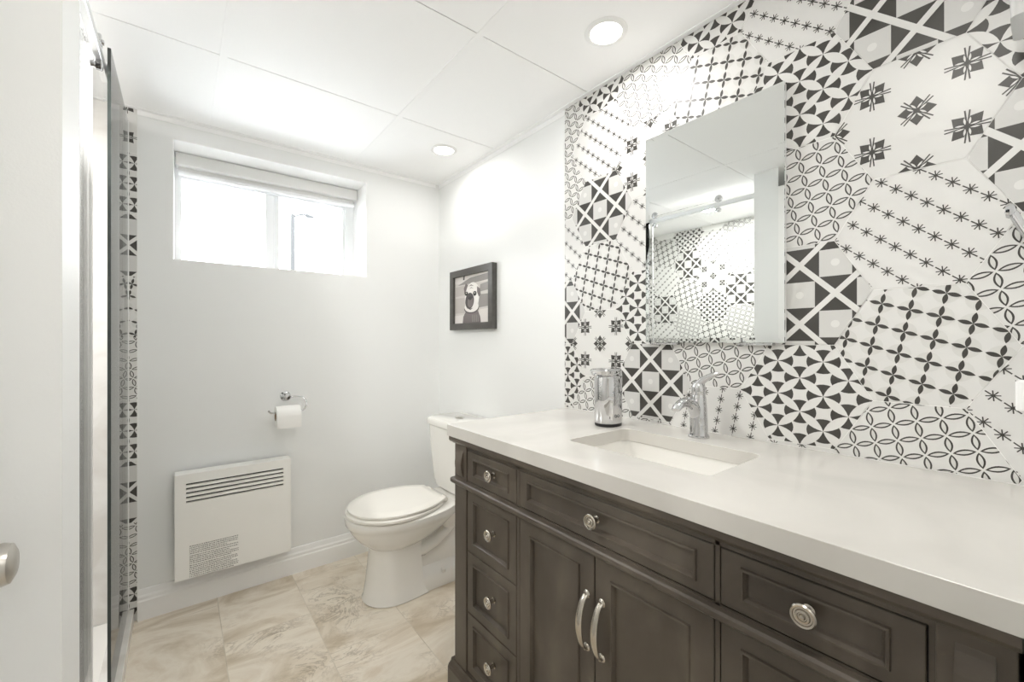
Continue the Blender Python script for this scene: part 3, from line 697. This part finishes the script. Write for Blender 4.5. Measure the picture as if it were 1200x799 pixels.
for r_ in range(17):
    x = .030; end = .206-(rnd.random()*.05 if r_ in (3, 6, 9, 12, 16) else rnd.random()*.006)
    while x < end:
        w = rnd.uniform(.0025, .0085); w = min(w, end-x)
        k = 0
        while k < w-.0006:
            hh = rnd.choice((.0030, .0040, .0034)); lb.box(x+k, x+k+.0010, hy0-.0004, hy0+.001, z, z+hh); k += .0016
        lb.box(x, x+w-.0004, hy0-.0003, hy0+.001, z+.0012, z+.0021)
        x += w+.0018
    z -= .0078 if r_ not in (4, 9) else .0098
lb.build('warning_label', M['label_ink'], he, label='block of fine grey warning print')

# ---------------------------------------------------------------- framed dog photograph
pf = thing('picture_frame', 'charcoal square picture frame with a black and white pug photograph', 'picture frame', (W, 1.945, 1.39))
Y0, Y1, PZ0, PZ1 = 1.735, 2.158, 1.222, 1.556; fb = .036; xf_ = 1.228
rings = []
for ins, x in ((0, W-.0005), (0, xf_), (fb, xf_), (fb, xf_+.016)):
    rings.append([(x, Y0+ins, PZ0+ins), (x, Y1-ins, PZ0+ins), (x, Y1-ins, PZ1-ins), (x, Y0+ins, PZ1-ins)])
MB().loft(rings, True, False).build('frame', M['frame'], pf, bevel=.0008)
ph = MB(); px_ = xf_+.0155
greys = [(205, 200, 196), (236, 232, 229), (150, 146, 143), (74, 70, 70), (44, 41, 42), (188, 182, 178), (120, 112, 112), (222, 217, 213)]
PM = [mat('photo_grey_%s' % w_, g_, .25) for w_, g_ in zip(('stone', 'white', 'mid', 'dark', 'black', 'shade', 'coat', 'pale'), greys)]
py0, py1, pz0, pz1 = Y0+fb, Y1-fb, PZ0+fb, PZ1-fb; lay = [0]
def pp(pts, mi):
    lay[0] += 1; x = px_-.00012*lay[0]
    ph.add([(x, py1+(py0-py1)*s_, pz0+(pz1-pz0)*t_) for s_, t_ in pts], [tuple(range(len(pts)))], mi)
def pe(cs, ct_, rs, rt, mi, rot=0, n=20):
    c, s = math.cos(rot), math.sin(rot)
    pp([(cs+rs*math.cos(2*PI*k/n)*c-rt*math.sin(2*PI*k/n)*s, ct_+rs*math.cos(2*PI*k/n)*s+rt*math.sin(2*PI*k/n)*c) for k in range(n)], mi)
pp([(0, 0), (1, 0), (1, 1), (0, 1)], 0)
pp([(0, .86), (1, .80), (1, 1), (0, 1)], 7); pp([(.08, .82), (.45, .94), (.95, .97), (.95, .84), (.5, .82)], 2); pp([(.25, .92), (.29, .92), (.30, 1), (.26, 1)], 3)
pp([(0, .58), (.28, .60), (.28, .80), (0, .79)], 5); pp([(0, .22), (.30, .22), (.30, .54), (0, .55)], 5); pp([(.72, .62), (1, .64), (1, .80), (.74, .77)], 2)
pp([(.70, .30), (1, .32), (1, .56), (.70, .57)], 2); pp([(0, 0), (.3, 0), (.3, .18), (0, .17)], 7); pp([(.7, 0), (1, 0), (1, .28), (.7, .26)], 7)
pp([(.24, 0), (.76, 0), (.74, .12), (.68, .24), (.34, .26), (.26, .14)], 6)                  # coat and chest
for k in range(5): pp([(.52+.04*k, .02), (.535+.04*k, .02), (.53+.04*k, .17), (.52+.04*k, .16)], 2)
pe(.50, .30, .21, .10, 3); pe(.50, .33, .20, .11, 1)                                         # ruff of the neck
pe(.52, .55, .205, .29, 1, -.12)                                                             # head
pp([(.30, .60), (.28, .74), (.34, .84), (.40, .80), (.36, .70)], 6); pp([(.66, .74), (.74, .68), (.76, .56), (.71, .52), (.66, .62)], 6)   # ears
pe(.45, .46, .125, .17, 3, -.1); pe(.47, .43, .08, .11, 6, -.1); pe(.47, .51, .05, .035, 4)   # muzzle mask, nose
pe(.36, .62, .045, .045, 4); pe(.60, .60, .05, .05, 4); pe(.355, .63, .012, .012, 1); pe(.60, .61, .012, .012, 1)
pp([(.42, .76), (.50, .80), (.58, .75), (.50, .77)], 2); pp([(.44, .71), (.51, .74), (.57, .70), (.51, .72)], 2)
pp([(.40, .31), (.48, .27), (.56, .31), (.48, .295)], 3)
ph.build('photograph', PM, pf, smooth='flatpattern', label='black and white photograph of a pug')
MB().box(W-.006, W-.0008, Y0+.01, Y1-.01, PZ0+.01, PZ1-.01).build('backing', M['frame'], pf)
